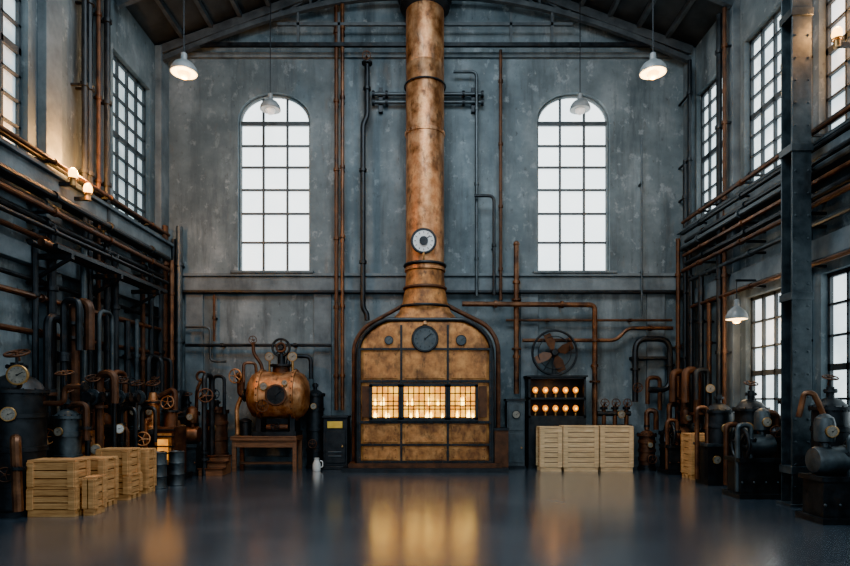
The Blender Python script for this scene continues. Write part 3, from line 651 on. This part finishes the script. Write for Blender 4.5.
b.wheel((cx-1.05,cy-.12,cz+.45),(-.3,-1,0),.16,COPPER); b.tube([(cx-.95,cy,cz-.05),(cx-1.05,cy,cz-.3),(cx-1.0,cy-.1,.84)],.05,COPPER)
b.lathe((cx-.83,cy-.05,.82),(0,0,1),[(.13,0),(.13,.3),(.15,.31),(.15,.35),(.06,.4),(0,.41)],IRON,20)
b.tube([(cx-.8,cy-.3,cz+.3),(cx-.8,cy-.3,cz+.75),(cx-.55,cy-.2,cz+.75),(cx-.55,cy-.1,cz+.35)],.035,PIPEC,bend=.1)
b.tube([(cx+.1,cy+.1,cz+.45),(cx+.1,cy+.3,cz+.95),(cx+.62,cy+.4,cz+.95),(cx+.62,cy+.4,cz+.4)],.05,IRON,bend=.15)
b.done()
b=tank('dark_receiver_tank',-2.66,-.45,.2,1.75,IRON,gz=1.5,top=''); b.done()
b=B('electrical_cabinet')
b.bb(-2.42,-1.84,-.75,-.28,.08,1.22,IRON); b.bb(-2.45,-1.82,-.79,-.26,0,.08,IRON); b.bb(-2.45,-1.82,-.79,-.26,1.22,1.27,IRON)
b.bb(-2.37,-1.89,-.77,-.74,.15,.92,IRON); b.bb(-2.32,-1.96,-.765,-.74,.98,1.14,YEL); b.cyl((-1.96,-.8,.55),(-1.96,-.76,.55),.025,BRASS)
b.bb(-2.3,-1.98,-.785,-.76,.3,.33,STEEL); b.bb(-2.3,-1.98,-.785,-.76,.4,.43,STEEL); b.done(bevel=.008)
b=B('enamel_jug'); b.lathe((-2.52,-1.05,0),(0,0,1),[(.085,0),(.095,.02),(.09,.16),(.06,.24),(.055,.28),(.065,.3),(.05,.3),(.045,.26),(0,.25)],ENAM,24)
b.tube([(-2.44,-1.05,.24),(-2.38,-1.05,.22),(-2.38,-1.05,.1),(-2.43,-1.05,.08)],.012,ENAM,bend=.04); b.done()
# right group
b=B('control_cabinet'); b.bb(1.98,2.4,-.55,-.15,.06,1.62,STEEL); b.bb(1.95,2.43,-.58,-.12,0,.06,IRON); b.bb(1.95,2.43,-.58,-.12,1.62,1.68,IRON)
b.bb(2.02,2.36,-.57,-.54,.15,.85,STEEL); b.bb(2.02,2.36,-.57,-.54,.92,1.55,STEEL); b.gauge((2.19,-.6,1.3),(0,-1,0),.1,IRON,DIALD); b.cyl((2.32,-.6,.5),(2.32,-.56,.5),.02,BRASS); b.done(bevel=.006)
b=B('bulb_display_cabinet'); x0,x1=2.48,3.86
b.bb(x0,x1,-.62,-.1,0,1.22,IRON); b.bb(x0,x0+.05,-.62,-.1,1.22,2.2,IRON); b.bb(x1-.05,x1,-.62,-.1,1.22,2.2,IRON); b.bb(x0,x1,-.14,-.1,1.22,2.2,IRON)
for z in (1.22,1.66,2.15): b.bb(x0,x1,-.62,-.1,z,z+.05,IRON)
b.bb(x0-.04,x1+.04,-.66,-.08,2.2,2.24,IRON)
for r,z in ((0,1.27),(1,1.71)):
    for i in range(5):
        x=x0+.2+i*.245; b.cyl((x,-.42,z),(x,-.42,z+.1),.03,BRASS,seg=12); b.sph((x,-.42,z+.18),.068,BULBO,seg=14,sz=1.1)
        b.sph((x,-.475,z+.17),.026,BULBC,seg=10)
        b.ring((x,-.42,z+.1),(0,0,1),.05,.01,BRASS,seg=14)
o=b.done(bevel=0)
l=bpy.data.lights.new('shelf_bulb_light','POINT'); l.energy=3; l.color=(1,.45,.12); l.shadow_soft_size=.1
lo=bpy.data.objects.new('shelf_bulb_light',l); lo.location=V((3.1,-.55,2.0))-o.location; lo.parent=o; scene.collection.objects.link(lo)
b=B('ventilation_fan'); c=V((3.15,-.42,2.80)); b.ring(c,(0,-1,0),.54,.03,IRON,40); b.ring(c,(0,-1,0),.4,.012,IRON,36)
for i in range(4):
    a=i*math.pi/2+.5; d=V((math.cos(a),0,math.sin(a))); p=V((-d.z,0,d.x)); k=b.mi(RUST)
    vs=[b.bm.verts.new(c+q) for q in (d*.08-p*.03,d*.22-p*.15+V((0,.05,0)),d*.48-p*.14+V((0,.05,0)),d*.49+p*.04,d*.25+p*.08-V((0,.04,0)),d*.08+p*.03)]
    vs2=[b.bm.verts.new(v.co+V((0,-.012,0))) for v in vs]; b.f(vs,k); b.f(vs2[::-1],k)
    for i2 in range(6): b.f([vs[i2],vs[(i2+1)%6],vs2[(i2+1)%6],vs2[i2]],k)
for i in range(3):
    a=i*2*math.pi/3; b.cyl(c+V((0,.06,0)),c+V((.54*math.cos(a),.06,.54*math.sin(a))),.014,IRON,seg=6)
b.lathe(c+V((0,.13,0)),(0,-1,0),[(.1,0),(.1,.13),(.07,.19),(0,.2)],IRON,18); b.bb(c.x-.04,c.x+.04,c.y+.05,c.y+.1,2.24,c.z,IRON); b.done()
b=B('valve_manifold'); z=1.32
for x in (4.35,4.62,4.9):
    b.cyl((x,-.4,1.05),(x,-.4,1.5),.05,RUST); b.wheel((x,-.5,1.58),(0,-1,.3),.1,RUST); b.flange((x,-.4,1.45),(0,0,1),.09,IRON); b.cyl((x,-.4,1.45),(x,-.47,1.56),.02,IRON)
b.cyl((4.2,-.4,z),(5.0,-.4,z),.06,IRON); b.bb(4.25,5.0,-.5,-.1,.98,1.05,IRON)
for x in (4.3,4.96): b.bb(x-.03,x+.03,-.48,-.14,0,.98,IRON)
b.gauge((4.75,-.5,1.3),(0,-1,0),.09,BRASS,DIALD); b.done()
b=tank('valve_pot',5.25,-.8,.18,.8,RUST,gz=.6,top=''); b.tube([(5.25,-.8,.95),(5.25,-.8,1.4),(5.45,-.85,1.4),(5.45,-.85,.95)],.06,PIPEC,bend=.14); b.done()
b=tank('valve_pot',5.78,-.8,.2,.85,IRON,gz=.6,top=''); b.tube([(5.78,-.8,1.0),(5.78,-.8,1.55),(5.98,-.8,1.55),(5.98,-.8,1.1)],.06,PIPEC,bend=.14); b.done()
pump('steam_pump',5.72,-1.5,-1,IRON,RUST,1.3).done()
b=tank('domed_air_vessel',5.8,-3.15,.25,1.4,IRON,gz=1.1,top='')
b.bb(5.45,6.1,-3.45,-2.9,0,.75,IRON); b.bb(5.42,6.13,-3.48,-2.87,.75,.8,STEEL); b.gauge((5.6,-3.5,.5),(0,-1,0),.08,BRASS,DIALD); b.wheel((5.85,-3.56,.45),(0,-1,0),.12,RUST)
b.tube([(5.55,-3.2,.8),(5.55,-3.2,1.5),(5.35,-3.2,1.5),(5.35,-3.2,.1)],.045,PIPEC,bend=.12); b.done()
b=tank('pressure_cylinder',5.95,-4.05,.27,1.45,IRON,gz=1.15,face=(-.6,-.8,0)); b.tube([(5.7,-4.05,1.2),(5.5,-4.05,1.2),(5.5,-4.05,.1)],.05,RUST,bend=.12); b.done()
pump('steam_pump',5.6,-4.75,-1,IRON,STEEL,1.35).done()
b=tank('condenser_tank',6.22,-4.85,.18,1.6,IRON,gz=1.3,face=(-.5,-.85,0)); b.done()
b=tank('pressure_cylinder',5.98,-6.15,.24,1.5,IRON,gz=1.2,face=(-.5,-.85,0)); b.tube([(5.85,-6.32,1.2),(5.7,-6.35,1.55),(5.6,-6.35,1.75),(5.5,-6.3,1.75),(5.45,-6.25,1.4)],.04,PIPEC); b.done()
pump('steam_pump',5.62,-6.8,1,IRON,STEEL,1.25).done()
# ------------------------------------------------------------------ lights / world
def area(name,loc,tgt,sx,sy,p,col):
    l=bpy.data.lights.new(name,'AREA'); l.shape='RECTANGLE'; l.size=sx; l.size_y=sy; l.energy=p; l.color=col
    o=bpy.data.objects.new(name,l); o.location=loc; o.rotation_euler=(V(tgt)-V(loc)).to_track_quat('-Z','Y').to_euler(); scene.collection.objects.link(o)
area('overhead_fill',(0,-7.5,11.3),(0,-3.2,0),6,4,1600,(.78,.91,1))  # added cool fill hung under the closed roof; no skylight built there
area('front_fill',(0,-15.8,5.5),(0,0,5.0),11,7,680,(.80,.92,1))  # added fill panel behind the camera to brighten the back wall
w=bpy.data.worlds.new('overcast_sky'); scene.world=w; w.use_nodes=True
w.node_tree.nodes['Background'].inputs[0].default_value=(.60,.78,.92,1); w.node_tree.nodes['Background'].inputs[1].default_value=.42
cam=bpy.data.cameras.new('camera'); cam.lens=25.41; cam.sensor_width=36; cam.shift_y=.1376; cam.clip_end=200
co=bpy.data.objects.new('camera',cam); co.location=(0,-15,1.65); co.rotation_euler=(math.pi/2,0,0); scene.collection.objects.link(co); scene.camera=co
scene.view_settings.view_transform='AgX'
try: scene.view_settings.look='AgX - Punchy'
except Exception as e: print(e)
